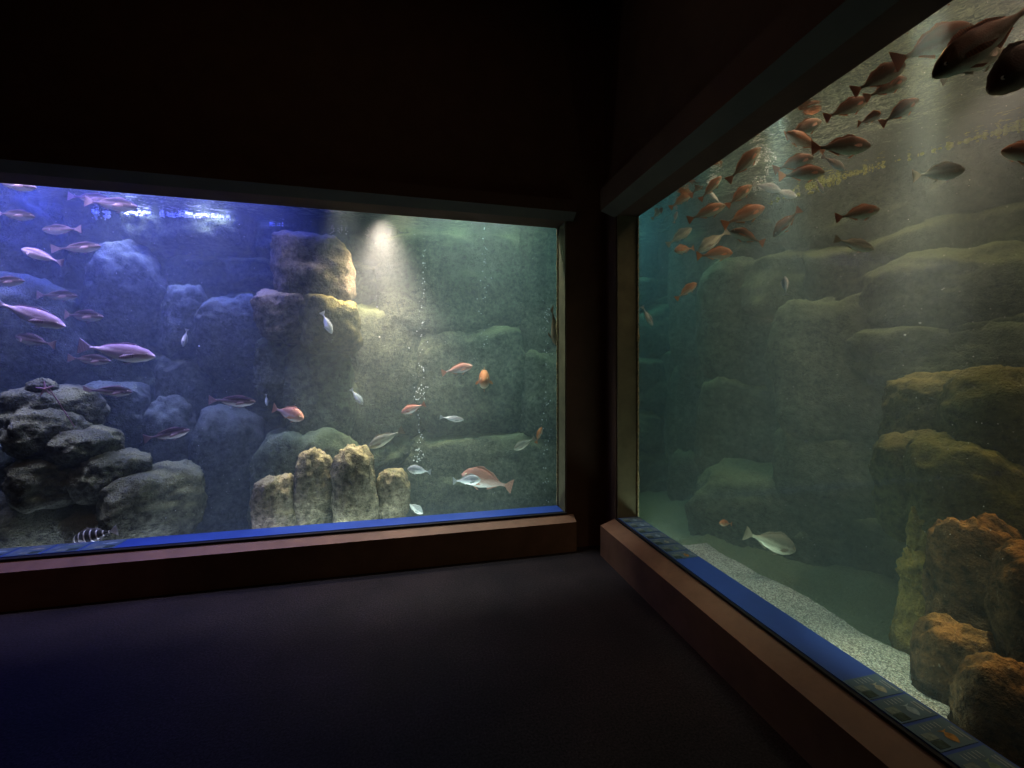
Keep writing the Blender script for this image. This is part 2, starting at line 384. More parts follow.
bm = bmesh.new(); box(bm, XE+.01, XG-.002, YG-.001, YG+.06, ZB, 3.6); box(bm, XG-.001, XG+.058, YE+.14, YG+.06, ZB, 3.6)
struct('wall_corner', bm, M['seal'], 'stained tank side of the corner pillar')

# gravel bed: a bank along the right pane falling away to the tank floor
def gravel_h(x, y):
    wob = .05*noise.noise(Vector((y*1.1, 3.3, 0)))+.04*noise.noise(Vector((y*4, 1.3, 0)))
    e = 2.36+wob-.06*(y-1.7)
    e = min(e, 2.6)
    k = max(0, min(1, (x-e)/.22)); k = k*k*(3-2*k)
    h = .15*(1-k)+(-.22)*k
    if y > 2.9:
        q = min(1, (y-2.9)/.5); h = h*(1-q)+(-.22)*q
    return h+.02*noise.noise(Vector((x*5, y*5, 0)))+.008*noise.noise(Vector((x*23, y*23, 2)))
def grid(x0, x1, y0, y1, st, h):
    nx, ny = int((x1-x0)/st)+1, int((y1-y0)/st)+1; vs = []; fs = []
    for j in range(ny):
        for i in range(nx):
            x = x0+(x1-x0)*i/(nx-1); y = y0+(y1-y0)*j/(ny-1); vs.append((x, y, h(x, y)))
    for j in range(ny-1):
        for i in range(nx-1): fs.append((j*nx+i, j*nx+i+1, (j+1)*nx+i+1, (j+1)*nx+i))
    return vs, [], fs
g1 = grid(XG+.065, 3.7, -2.5, 5.3, .03, gravel_h)
n0 = len(g1[0]); g2 = grid(-5.5, XG+.065, YG+.065, 5.3, .05, lambda x, y: -.02-.1*(y-3.6)+.03*noise.noise(Vector((x*2, y*2, 0))))
gv = (g1[0]+g2[0], [], g1[2]+[tuple(i+n0 for i in f) for f in g2[2]])
tag(obj('gravel', gv, M['gravel'], None, True), 'pale gravel covering the tank floor, bright along the right window', 'gravel', kind='stuff')

def ledge_h(x, y):
    return -.10+.10*noise.noise(Vector((x*1.3, y*1.3, 5)))+.05*noise.fractal(Vector((x*4, y*4, 1)), .7, 2, 4)+.12*max(0, x-2.6)
struct('trim_15', grid(1.98, 4.4, -2.5, 5.3, .04, ledge_h), M['rock_wall'], 'dark rock bed beyond the gravel bank', True)

# ------------------------------------------------------------------ rocks
def rock_mesh(name, sx, sy, sz, seed, boxy, mat, rough=1.0, sub=5):
    bm = bmesh.new(); bmesh.ops.create_icosphere(bm, subdivisions=sub, radius=1)
    s = Vector((seed*3.7, seed*1.9, seed*.77)); m = (sx+sy+sz)/3
    lean = (noise.noise(s)*.18, noise.noise(s+Vector((5, 5, 5)))*.18)
    for v in bm.verts:
        d = v.co.normalized(); p = boxy
        k = (abs(d.x)**p+abs(d.y)**p+abs(d.z)**p)**(-1/p)
        k *= 1+rough*(.17*noise.noise(d*1.25+s)+.12*noise.fractal(d*2.6+s, .8, 2.0, 4))
        q = d*k
        c = Vector((q.x*sx+lean[0]*q.z*sx, q.y*sy+lean[1]*q.z*sy, q.z*sz))
        # ledges: gentle strata and small pits
        c += d*m*rough*(.05*noise.fractal(c*(3.0/m)*.55+s, .6, 2.2, 4)+.03*(abs(noise.noise(c*(1.6/m)+s))**.6-.5))
        if mat.name in ('deep_rock', 'back_rock', 'algae_rock', 'grey_rock', 'boulder_rock'): c += d*(.010*noise.fractal(c*19+s, .7, 2.1, 3))
        v.co = c
    return obj(name, bm, mat, None, True)
rk = 0
def rock(x0, x1, y0, y1, plane, side, thick, mat, label, boxy=3.2, rough=.72, group=None, sub=5):
    """outline box in the photograph + the tank plane its middle stands on"""
    global rk; rk += 1
    cx, cy = (x0+x1)/2, (y0+y1)/2
    if plane == 'wall':                     # set into the right rock wall
        t = 1.0
        while at_t(cx, cy, t).x < xwall(at_t(cx, cy, t).y)-.16: t += .01
    else: t = t_y(cx, cy, plane) if side == 'L' else t_x(cx, cy, plane)
    c = at_t(cx, cy, t)
    w = (x1-x0)/FPX*t/2; h = (y1-y0)/FPX*t/2
    o = rock_mesh('rock', w*1.03, thick, h*1.03, rk, boxy, M[mat], rough, sub)
    o.location = c
    d = Vector((c.x, c.y)).normalized()
    o.rotation_euler.z = math.atan2(d.y, d.x)-PI/2
    return tag(o, label, 'rock', group)
L = 'L'; R = 'R'
# left pile
rock(14, 90, 386, 440, 4.10, L, .26, 'rock_grey', 'rounded dark boulder topping the far left rock pile', 2.6)
rock(32, 52, 379, 396, 3.98, L, .09, 'rock_grey', 'small round stone on the very top of the left rock pile', 2.3)
rock(18, 76, 408, 458, 3.95, L, .20, 'rock_grey', 'mossy boulder below the overhang of the left pile', 2.5)
rock(58, 113, 427, 465, 4.0, L, .22, 'rock_grey', 'sloping mossy stone right of the left pile neck', 2.6)
rock(26, 87, 455, 503, 3.98, L, .22, 'rock_grey', 'square block with mossy top in middle of the left pile', 4)
rock(84, 141, 449, 500, 4.02, L, .22, 'rock_grey', 'rounded block between square block and flat-topped stone', 2.8)
rock(118, 193, 467, 540, 4.06, L, .24, 'rock_grey', 'flat-topped wide stone at the right end of the left pile', 3.6)
rock(6, 104, 496, 566, 4.08, L, .22, 'rock_grey', 'broad low boulder at the foot of the left pile', 3.0)
rock(84, 160, 494, 560, 4.10, L, .24, 'rock_grey', 'shadowed stone low between boulder and flat-topped stone', 3.0)
rock(-30, 26, 496, 572, 4.0, L, .26, 'rock_grey', 'mossy stone at the bottom left corner of left window', 2.8)
rock(-50, 34, 440, 530, 4.30, L, .3, 'rock_back', 'dark green boulder behind the pile at left edge', 2.8)
# blue back wall
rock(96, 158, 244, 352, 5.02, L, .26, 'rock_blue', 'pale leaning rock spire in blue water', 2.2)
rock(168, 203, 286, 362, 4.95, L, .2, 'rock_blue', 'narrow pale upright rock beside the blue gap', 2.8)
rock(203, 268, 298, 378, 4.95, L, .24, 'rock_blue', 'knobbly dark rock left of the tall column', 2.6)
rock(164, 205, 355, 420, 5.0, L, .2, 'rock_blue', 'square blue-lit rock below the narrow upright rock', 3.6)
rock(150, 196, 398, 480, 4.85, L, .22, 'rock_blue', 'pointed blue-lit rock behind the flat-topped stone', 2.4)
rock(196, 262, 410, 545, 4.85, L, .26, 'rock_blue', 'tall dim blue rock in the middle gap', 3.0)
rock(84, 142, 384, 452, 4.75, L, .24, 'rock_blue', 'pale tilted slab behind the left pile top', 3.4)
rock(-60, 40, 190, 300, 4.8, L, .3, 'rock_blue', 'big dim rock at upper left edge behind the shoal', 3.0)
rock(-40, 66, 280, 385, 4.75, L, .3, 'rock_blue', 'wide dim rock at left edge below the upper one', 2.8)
# tall column
rock(281, 349, 238, 304, 4.62, L, .30, 'rock_boulder', 'mossy block crowning the tall rock column', 4)
rock(264, 330, 294, 344, 4.64, L, .28, 'rock_boulder', 'wide second block of the tall column', 3.6)
rock(306, 357, 298, 354, 4.52, L, .24, 'rock_algae', 'golden-edged block on the right of the tall column', 4)
rock(259, 300, 338, 396, 4.70, L, .22, 'rock_back', 'grey-blue block on the left below the column waist', 3.8)
rock(290, 352, 346, 440, 4.74, L, .28, 'rock_back', 'shadowed tall block under the golden-edged block', 4)
rock(262, 360, 430, 545, 4.62, L, .34, 'rock_back', 'smooth broad base slab of the tall column', 3.4)
# front boulders
rock(256, 297, 476, 545, 3.98, L, .13, 'rock_boulder', 'smallest left boulder with pinkish top of the front row', 2.8, .8)
rock(295, 333, 453, 540, 4.03, L, .13, 'rock_boulder', 'tall grey boulder, second from left in the front row', 3.0, .8)
rock(334, 375, 450, 540, 3.96, L, .13, 'rock_boulder', 'tallest golden-topped boulder of the front row', 2.9, .8)
rock(376, 408, 469, 527, 4.03, L, .12, 'rock_boulder', 'low right boulder with golden side of the front row', 2.5, .8)
# right end of the left tank
rock(382, 524, 232, 336, 5.02, L, .28, 'rock_back', 'large green slab under the bright lamp glow', 4.5)
rock(418, 524, 324, 432, 4.98, L, .30, 'rock_back', 'large rounded slab below the dark crack', 4.2)
rock(340, 424, 306, 436, 5.05, L, .26, 'rock_back', 'dim slab between the column and the rounded slab', 4)
rock(520, 580, 225, 366, 4.85, L, .28, 'rock_back', 'tall olive slab beside the pillar in left window', 4.5)
rock(518, 580, 346, 440, 4.80, L, .28, 'rock_back', 'rounded green rock low beside the pillar', 2.8)
rock(400, 580, 428, 550, 4.95, L, .30, 'rock_back', 'wide dim slab behind the big bream', 3.6)
# right tank, back wall
rock(672, 706, 225, 372, 3.30, R, .16, 'rock_back', 'narrow upright teal rock left of the far corner', 3.6, sub=4)
rock(668, 704, 362, 470, 3.30, R, .16, 'rock_back', 'rounded teal rock below the narrow upright one', 3.0, sub=4)
rock(669, 704, 450, 545, 3.25, R, .18, 'rock_back', 'low teal rock shelf above the gravel corner', 3.4, sub=4)
rock(704, 800, 262, 385, 'wall', R, .22, 'rock_back', 'dark square rock right of the narrow teal one', 4)
rock(702, 800, 380, 490, 'wall', R, .22, 'rock_back', 'dark lower rock behind the small orange fish', 3.6)
rock(785, 892, 298, 440, 'wall', R, .25, 'rock_back', 'broad slab with pale ledge in the right tank', 4)
rock(885, 1016, 252, 335, 'wall', R, .28, 'rock_back', 'rounded hump of rock below the waterline on the right', 3.0)
rock(876, 1030, 325, 392, 'wall', R, .28, 'rock_back', 'flat rock between the hump and the green block', 4)
rock(700, 900, 470, 620, 'wall', R, .3, 'rock_back', 'dark rock slope behind the large olive bream', 3.2)
rock(790, 905, 420, 540, 'wall', R, .25, 'rock_back', 'sloping dim rock left of the algae rocks', 3.0)
# right tank, near rock mass
rock(902, 990, 376, 458, 3.05, R, .25, 'rock_algae', 'green square block behind the algae rocks', 4)
rock(965, 1070, 370, 520, 2.95, R, .28, 'rock_algae', 'olive tall rock at the right edge', 3.4)
rock(884, 950, 434, 540, 2.80, R, .20, 'rock_algae', 'algae-topped rock, leftmost of the right group', 3.2)
rock(926, 1012, 442, 560, 2.70, R, .20, 'rock_algae', 'slanted algae-topped rock in the right group', 3.4)
rock(911, 935, 500, 572, 2.52, R, .07, 'algae', 'narrow yellow rock spur beside the brown rock', 2.0, 1.5)
rock(906, 944, 548, 596, 2.50, R, .09, 'algae', 'small yellow fuzzy knob between spur and rock foot', 2.3, 1.3)
rock(899, 938, 578, 690, 2.46, R, .09, 'algae', 'yellow fuzzy rock foot standing on the gravel', 2.0, 1.2)
rock(944, 1012, 526, 670, 2.42, R, .12, 'rock_brown', 'craggy dark brown rock with orange top', 3.6, .9)
rock(1012, 1090, 550, 690, 2.38, R, .14, 'rock_brown', 'brown rock cut by the right edge of the picture', 3.0, .8)
rock(926, 1004, 630, 800, 2.28, R, .12, 'rock_brown', 'tall dark rock foot rising from the gravel', 3.4, .6)
rock(978, 1080, 672, 850, 2.16, R, .13, 'rock_brown', 'dark boulder with orange tuft at the bottom right', 2.8, .6)

# pink growth on the left pile
def star(name, c, r, label, cat):
    vs = []; fs = []; n = 5; seg = 9
    bm = bmesh.new()
    for k in range(n):
        a = k/n*2*PI+.4
        prev = None
        for s in range(seg):
            f = s/(seg-1); rr = r*(.08+.92*f); w = r*.17*(1-f*.75); hgt = r*.16*(1-f*.7)
            cx, cz = math.cos(a)*rr, math.sin(a)*rr
            ring = []
            for j in range(8):
                b = j/8*2*PI
                ring.append(bm.verts.new((cx-math.sin(a)*math.cos(b)*w, math.sin(b)*hgt-.25*r*f*f*0, cz+math.cos(a)*math.cos(b)*w)))
            if prev:
                for j in range(8): bm.faces.new((prev[j], prev[(j+1) % 8], ring[(j+1) % 8], ring[j]))
            prev = ring
        bm.faces.new(prev)
    bmesh.ops.create_uvsphere(bm, u_segments=12, v_segments=8, radius=r*.22)
    o = obj(name, bm, M['starfish'], None, True); o.location = c
    return tag(o, label, cat)
star('starfish', at_t(45, 389, t_y(45, 389, 3.86)), .06, 'pinkish starfish clinging to the top stone of the left pile', 'starfish')
# the thin pale line running down from it over the boulder
bm = bmesh.new(); prev = None
rope = [(49, 388), (53, 394), (58, 401), (63, 409), (69, 418), (74, 426)]
for i, (px, py) in enumerate(rope):
    c = at_t(px, py, t_y(px, py, 3.80+.01*i)); ring = [bm.verts.new(c+Vector((math.cos(k/6*2*PI)*.005, 0, math.sin(k/6*2*PI)*.005))) for k in range(6)]
    if prev:
        for k in range(6): bm.faces.new((prev[k], prev[(k+1) % 6], ring[(k+1) % 6], ring[k]))
    prev = ring
tag(obj('sea_whip', bm, M['starfish'], None, True), 'thin pale pink strand running down the topmost left boulder', 'coral')

# ------------------------------------------------------------------ fish
def interp(tab, s):
    for (a, x), (b, y) in zip(tab, tab[1:]):
        if s <= b:
            f = (s-a)/(b-a); f = f*f*(3-2*f)*.5+f*.5
            return x+(y-x)*f
    return tab[-1][1]
SHAPES = {
 'slim':  dict(top=[(0, .006), (.05, .042), (.15, .084), (.32, .112), (.5, .110), (.7, .076), (.88, .026), (1, .016)],
               bot=[(0, .006), (.05, .038), (.15, .080), (.32, .114), (.5, .112), (.7, .074), (.88, .024), (1, .016)],
               wid=[(0, .005), (.06, .036), (.2, .068), (.4, .076), (.65, .052), (.9, .014), (1, .009)], tail=.088),
 'bream': dict(top=[(0, .008), (.05, .075), (.14, .148), (.28, .200), (.42, .206), (.62, .160), (.8, .076), (.92, .032), (1, .028)],
               bot=[(0, .008), (.05, .055), (.14, .112), (.28, .152), (.45, .156), (.65, .116), (.8, .062), (.92, .030), (1, .028)],
               wid=[(0, .008), (.06, .058), (.2, .100), (.4, .104), (.65, .068), (.9, .020), (1, .011)], tail=.125),
 'bass':  dict(top=[(0, .006), (.05, .056), (.14, .114), (.28, .162), (.42, .170), (.62, .136), (.8, .070), (.92, .029), (1, .024)],
               bot=[(0, .006), (.05, .046), (.14, .094), (.28, .134), (.45, .142), (.65, .108), (.8, .058), (.92, .027), (1, .024)],
               wid=[(0, .006), (.06, .048), (.2, .084), (.4, .090), (.65, .060), (.9, .018), (1, .010)], tail=.108),
}
XN, XP = .5, -.36
def bend_y(x, b):
    u = .25-x
    return b*u*u*math.copysign(1, 1) if u > 0 else -b*.25*u*u
def fish_parts(shape, b):
    S = SHAPES[shape]; n, m = 30, 18
    vs, fs = [], []
    for i in range(n+1):
        s = i/n; s2 = s**1.25; x = XN+(XP-XN)*s2
        tp, bt, wd = interp(S['top'], s2), interp(S['bot'], s2), interp(S['wid'], s2)
        for j in range(m):
            a = j/m*2*PI; ca, sa = math.cos(a), math.sin(a)
            ww = wd*math.copysign(abs(ca)**.9, ca)
            vs.append((x, ww+bend_y(x, b), (tp if sa > 0 else bt)*sa))
    for i in range(n):
        for j in range(m): fs.append((i*m+j, i*m+(j+1) % m, (i+1)*m+(j+1) % m, (i+1)*m+j))
    fs.append(tuple(range(m))[::-1]); fs.append(tuple(n*m+j for j in range(m)))
    body = (vs, [], fs)
    def sheet(pts, th=.006, tilt=None):
        """thin fin: outline in x,z; follows the bend; slightly thick"""
        bm = bmesh.new()
        A = [bm.verts.new((x, bend_y(x, b)+th/2, z)) for x, z in pts]; B = [bm.verts.new((x, bend_y(x, b)-th/2, z)) for x, z in pts]
        k = len(pts)
        bm.faces.new(A); bm.faces.new(B[::-1])
        for i in range(k): bm.faces.new((A[i], B[i], B[(i+1) % k], A[(i+1) % k]))
        bmesh.ops.triangulate(bm, faces=[f for f in bm.faces if len(f.verts) > 4])
        return bm
    T = S['tail']; zt = .024
    tail = [(XP+.03, zt*.9), (XP-.02, zt*1.3), (XP-.08, T*.75), (XP-.155, T*1.18), (XP-.125, T*.62), (XP-.085, 0), (XP-.125, -T*.62), (XP-.155, -T*1.15), (XP-.08, -T*.72), (XP-.02, -zt*1.3), (XP+.03, -zt*.9)]
    sx = lambda s: XN+(XP-XN)*s
    fins = [('tail_fin', sheet(tail, .008))]
    top = lambda s: interp(S['top'], s); bot = lambda s: interp(S['bot'], s)
    hh = .045 if shape != 'slim' else .026
    lo = [(sx(s), top(s)-.012) for s in np.linspace(.26, .82, 15)]
    hi = []
    for k, s in enumerate(np.linspace(.26, .82, 15)):
        f = k/14; e = (math.sin(PI*min(1, f*1.5+.12)) if f < .5 else .55+.2*math.sin((f-.5)*2*PI))*min(1, (1-f)*5+.1)
        hi.append((sx(s+.02), top(s)+hh*max(.05, e)*(1 if k % 2 == 0 else .8)))
    fins.append(('dorsal_fin', sheet(lo+hi[::-1])))
    la = [(sx(s), -bot(s)+.012) for s in np.linspace(.62, .82, 6)]
    ha = [(sx(.64), -bot(.62)-hh*.9), (sx(.70), -bot(.70)-hh*.75), (sx(.78), -bot(.78)-hh*.5), (sx(.84), -bot(.84)-hh*.35)]
    fins.append(('anal_fin', sheet(la+ha[::-1])))
    lp = [(sx(.30), -bot(.30)+.012), (sx(.36), -bot(.36)+.012), (sx(.47), -bot(.40)-hh*1.15), (sx(.42), -bot(.40)-hh*1.2)]
    fins.append(('pelvic_fin', sheet(lp)))
    for s_ in (-1, 1):
        w = interp(S['wid'], .27)*.98; bmf = bmesh.new()
        base = Vector((sx(.25), s_*w, -.02)); ptl = .2 if shape != 'slim' else .13
        P_ = [Vector((0, 0, .022)), Vector((-.10, s_*.035, .012)), Vector((-ptl, s_*.065, -.035)), Vector((-.13, s_*.055, -.055)), Vector((-.06, s_*.03, -.045)), Vector((0, 0, -.022))]
        A = [bmf.verts.new(base+p+Vector((0, bend_y(base.x, b)+.002, 0))) for p in P_]; B = [bmf.verts.new(base+p+Vector((0, bend_y(base.x, b)-.002, 0))) for p in P_]
        bmf.faces.new(A); bmf.faces.new(B[::-1])
        for i in range(6): bmf.faces.new((A[i], B[i], B[(i+1) % 6], A[(i+1) % 6]))
        fins.append(('pectoral_fin', bmf))
    eyes = []
    for s_ in (-1, 1):
        bme = bmesh.new(); sE = .11 if shape != 'slim' else .10
        r = .024 if shape == 'bream' else (.020 if shape == 'bass' else .014)
        bmesh.ops.create_uvsphere(bme, u_segments=14, v_segments=10, radius=r)
        x = sx(sE); y = s_*interp(S['wid'], sE)*.80
        for v in bme.verts: v.co = Vector((v.co.x+x, v.co.y*.55+y+bend_y(x, b), v.co.z+top(sE)*.30))
        eyes.append(('eye', bme))
    return body, fins, eyes
PROTO = {}
def proto(shape, b, sp):
    key = (shape, b, sp)
    if key in PROTO: return PROTO[key]
    body, fins, eyes = fish_parts(shape, b)
    sk, fm = SK[sp]
    lst = [obj('fish', body, sk, None, True)]
    for nm, g in fins: lst.append(obj(nm, g, fm))
    for nm, g in eyes: lst.append(obj(nm, g, M['eye'], None, True))
    for o in lst: C.objects.unlink(o)
    PROTO[key] = lst; return lst
def fish(n, tl, dist, side, shape, sp, label, dn=0.0, bend=0.0, fat=1.0, group=None, roll=0.0):
    """n, tl: nose and tail seen in the photograph; dist: behind the pane; dn: how much nearer (-) the nose is, in metres"""
    src = proto(shape, bend, sp)
    cx, cy = (n[0]+tl[0])/2, (n[1]+tl[1])/2
    t = t_y(cx, cy, YG+.06+dist) if side == 'L' else t_x(cx, cy, XG+.06+dist)
    N_, T_ = at_t(*n, t+dn/2), at_t(*tl, t-dn/2)
    X = (N_-T_); ln = X.length; X.normalize()
    up = Vector((0, 0, 1)); up = (up-X*up.dot(X))
    if up.length < .35:                       # nearly vertical fish: keep the flank towards the room
        up = X.cross(ray(cx, cy).normalized()); 
    up.normalize(); Yv = up.cross(X)
    rot = Matrix((X, Yv, up)).transposed().to_4x4()
    if roll: rot = rot @ Matrix.Rotation(roll, 4, 'X')
    root = src[0].copy(); C.objects.link(root)
    root.matrix_world = Matrix.Translation((N_+T_)/2) @ rot @ Matrix.Diagonal((ln/1.015, ln*fat, ln*fat, 1))
    tag(root, label, 'fish', group)
    for o in src[1:]:
        c = o.copy(); C.objects.link(c); c.parent = root
    return root
GL, GR = 'fish in the left window', 'fish in the right window'
B1, B2 = .16, -.16
def FL(n, t, d, shape, sp, label, **k): fish(n, t, d, 'L', shape, sp, label, group=GL, **k)
def FR(n, t, d, shape, sp, label, **k): fish(n, t, d, 'R', shape, sp, label, group=GR, **k)
# ---- left window
FL((37, 188), (-10, 181), .35, 'slim', 'mackerel', 'dark slim fish at the top left corner under the lintel')
FL((36, 217), (-8, 212), .40, 'slim', 'mackerel', 'slim fish at left edge just below the waterline', bend=B1)
FL((112, 200), (68, 196), .55, 'slim', 'mackerel', 'slim fish partly hidden behind the long dark one at the surface')
FL((138, 207), (85, 201), .40, 'slim', 'mackerel', 'long dark fish in front of its twin at the bright waterline', fat=1.05)
FL((42, 230), (81, 229), .50, 'slim', 'mackerel', 'small dark fish facing left below the waterline', fat=1.1)
FL((101, 246), (56, 250), .45, 'slim', 'mackerel', 'slim pinkish fish swimming right above the spire', bend=B2)
FL((21, 249), (63, 263), .35, 'slim', 'violet', 'pink-violet slim fish tilted with head up left')
FL((25, 281), (-18, 282), .40, 'slim', 'mackerel', 'slim fish half out of frame above the big violet one')
FL((78, 296), (37, 295), .55, 'slim', 'mackerel', 'slim fish level above and right of the big violet fish', fat=1.05)
FL((66, 327), (-8, 301), .22, 'slim', 'violet', 'large bright violet fish diving right at the left edge', fat=.9)
FL((104, 317), (60, 314), .45, 'slim', 'mackerel', 'slim fish right of the large diving violet fish', fat=1.12, bend=B1)
FL((15, 336), (55, 345), .42, 'slim', 'mackerel', 'greyish slim fish facing left below the big violet fish', fat=1.15)
FL((156, 357), (79, 346), .20, 'slim', 'violet', 'largest pale violet fish in the middle of the shoal')
FL((111, 361), (68, 358), .42, 'slim', 'mackerel', 'slim fish tucked under the largest pale violet fish')
FL((133, 392), (88, 390), .38, 'slim', 'mackerel', 'slim fish swimming right above the left rock pile', bend=B2)
FL((190, 430), (144, 439), .35, 'slim', 'mackerel', 'slim white-bellied fish rising right beside the left pile')
FL((256, 402), (209, 400), .34, 'slim', 'mackerel', 'slim pink-backed fish alone in the dark blue gap')
FL((72, 541), (117, 530), .07, 'bass', 'zebra', 'black and white banded fish at the foot of the left pile', fat=.95)
FL((183, 347), (187, 329), .6, 'slim', 'silver', 'tiny thin white fish upright before the narrow rock', fat=1.1)
FL((332, 334), (322, 312), .55, 'slim', 'silver', 'small pale fish pointing down at the golden-edged block', fat=1.3)
FL((304, 419), (273, 408), .40, 'bream', 'pink', 'pink bream angled down right above the front boulders', dn=-.08)
FL((267, 406), (266, 394), .7, 'slim', 'silver', 'tiny upright grey fish behind the pink bream')
FL((363, 405), (351, 389), .55, 'bass', 'silver', 'small speckled grey fish diving right beside the column')
FL((557, 346), (552, 308), .12, 'bream', 'dark', 'dark brown fish cut by the pillar edge of left window', dn=.2)
FL((473, 366), (442, 373), .45, 'bass', 'pink', 'orange-pink fish rising right in front of rounded slab', fat=.95)
FL((484, 381), (484.5, 379.5), .45, 'bream', 'orange', 'orange bream seen head-on beside the orange-pink fish', dn=-.42, fat=1.25)
FL((401, 413), (425, 404), .40, 'bass', 'pink', 'small reddish fish facing left under the bubbles', fat=1.05)
FL((464, 420), (440, 417), .55, 'slim', 'silver', 'tiny slim silver fish below the orange-pink fish', fat=1.05)
FL((368, 448), (403, 430), .40, 'bass', 'teal', 'grey-green fish tilted down left above the golden boulder', fat=.92)
FL((407, 469), (431, 472), .42, 'bream', 'silver', 'small silver bream facing left beside the low right boulder')
FL((461, 474), (512, 488), .50, 'bream', 'pink', 'large pinkish bream behind a smaller blue-white one', bend=B2)
FL((481, 480), (453, 481), .28, 'bream', 'silver', 'blue-white bream in front of the large pinkish bream')
FL((514, 450), (535, 438), .45, 'bream', 'teal', 'pale green bream touching the orange upright fish', fat=.9)
FL((542, 427), (536, 443), .38, 'bass', 'orange', 'small orange fish swimming upright near the pillar', fat=.9)
FL((423, 514), (406, 502), .34, 'bream', 'silver', 'mottled pale fish on the bottom beside the low right boulder')
# ---- right window
FR((674, 251), (694, 248), .50, 'bream', 'orange', 'small orange bream facing left near the pillar', dn=-.06)
FR((733, 253), (697, 256), .30, 'bream', 'orange', 'plump orange bream facing right below the shoal', fat=.95)
FR((697, 283), (676, 299), .45, 'bream', 'orange', 'lone tan fish rising right below the plump orange bream', fat=.85)
FR((730, 231), (764, 243), .35, 'bream', 'brown', 'brown bream facing left beside the plump orange one', fat=.9)
FR((765, 207), (723, 225), .28, 'bass', 'orange', 'bright orange fish rising right in middle of the shoal')
FR((752, 185), (727, 206), .40, 'bass', 'brown', 'green-brown fish with tail tucked behind the orange one')
FR((726, 205), (688, 220), .38, 'bass', 'brown', 'dark brown fish left of the bright orange one', dn=-.05)
FR((692, 228), (667, 245), .55, 'bass', 'teal', 'grey-green fish close to the pillar pointing up right')
FR((698, 252), (728, 231), .55, 'bass', 'teal', 'grey-green fish slanting behind the plump orange bream')
FR((773, 237), (800, 209), .40, 'bass', 'brown', 'green-brown fish diving left with tail high', fat=.9)
FR((761, 147), (728, 181), .30, 'bass', 'brown', 'orange-headed fish rising steeply under the lintel', fat=.8)
FR((722, 176), (700, 200), .38, 'bass', 'brown', 'olive fish rising steeply, left of the orange-headed one', fat=.8)
FR((712, 173), (690, 196), .50, 'bass', 'brown', 'brown fish partly under the lintel beside the olive one', fat=.85)
FR((693, 192), (670, 208), .42, 'bass', 'orange', 'orange fish in the narrow top corner, right of two others', fat=.9)
FR((681, 199), (660, 211), .55, 'bass', 'brown', 'brown fish in the narrow top corner between two orange ones')
FR((663, 208), (652, 219), .45, 'bass', 'orange', 'small orange fish nearest the pillar under the lintel')
FR((677, 211), (674, 223), .6, 'slim', 'pink', 'tiny thin pinkish fish upright below the corner fish', fat=1.2)
FR((707, 190), (722, 205), .6, 'slim', 'silver', 'thin pale fish above the dark brown one', fat=.9)
FR((822, 121), (786, 136), .45, 'bass', 'brown', 'brown fish behind the orange-headed one near the lintel', fat=1.05)
FR((786, 132), (822, 152), .32, 'bass', 'orange', 'orange-headed fish turning left, in the crowded middle', bend=B1)
FR((814, 157), (774, 170), .35, 'bass', 'brown', 'brown fish above another, facing right, mid shoal')
FR((825, 172), (779, 176), .26, 'bass', 'brown', 'brown fish facing right lowest of the crowded middle')
FR((871, 146), (812, 148), .20, 'bass', 'brown', 'large reddish-brown fish with raised back fin facing right')
FR((845, 170), (822, 156), .30, 'bass', 'silver', 'pale fish hanging below the large reddish-brown one', fat=.95)
FR((869, 99), (825, 118), .30, 'bass', 'brown', 'brown fish facing right left of a turned orange one', fat=.95)
FR((906, 64), (853, 92), .24, 'bass', 'brown', 'brown fish with orange back rim near the lintel', fat=.95)
FR((907, 78), (865, 98), .36, 'bass', 'brown', 'green-bellied fish just below the orange-rimmed one', fat=.9)
FR((919, 99), (881, 124), .32, 'bass', 'brown', 'brown fish rising right, lowest of the upper group', fat=.92)
FR((881, 113), (858, 124), .28, 'bream', 'orange', 'orange-nosed fish turned towards the glass', dn=-.12)
FR((974, 27), (894, 62), .30, 'bass', 'brown', 'long orange-rimmed fish high under the lintel')
FR((932, 78), (1040, 0), .18, 'bass', 'brown', 'big brown fish diving left at the top right', fat=.8)
FR((1004, 48), (940, 78), .34, 'bass', 'teal', 'grey-green fish behind the big diving brown fish')
FR((989, 93), (1085, 20), .18, 'bream', 'dark', 'very dark large fish cut by the top right edge', fat=.9)
FR((965, 170), (913, 176), .26, 'bass', 'teal', 'single dark-backed fish with red tail in open water')
FR((1001, 151), (1062, 156), .24, 'bass', 'orange', 'orange-headed fish entering from the right edge')
FR((880, 209), (836, 218), .30, 'bass', 'brown', 'brown fish facing right in the murky middle', fat=.95)
FR((874, 250), (835, 239), .42, 'bass', 'teal', 'dim fish with white patches below the murky brown one', fat=.9)
FR((785, 276), (786, 295), .50, 'bass', 'silver', 'small pale upright fish below the diving green-brown one')
FR((653, 326), (642, 306), .16, 'slim', 'silver', 'pale blue fish diving beside the pillar', fat=1.1)
FR((719, 523), (732, 524), .45, 'bream', 'orange', 'tiny orange bream low above the gravel', fat=1.35)
FR((796, 551), (745, 533), .40, 'bream', 'teal', 'large olive bream low above the gravel')
FR((781, 191), (753, 184), .45, 'bass', 'silver', 'pale blue-silver fish in the froth of bubbles')
FR((797, 197), (772, 190), .60, 'bass', 'silver', 'dim silver fish just right of the frothy one')
FR((824, 194), (816, 178), .45, 'slim', 'silver', 'thin grey fish pointing down near the yellow streak', fat=1.1)

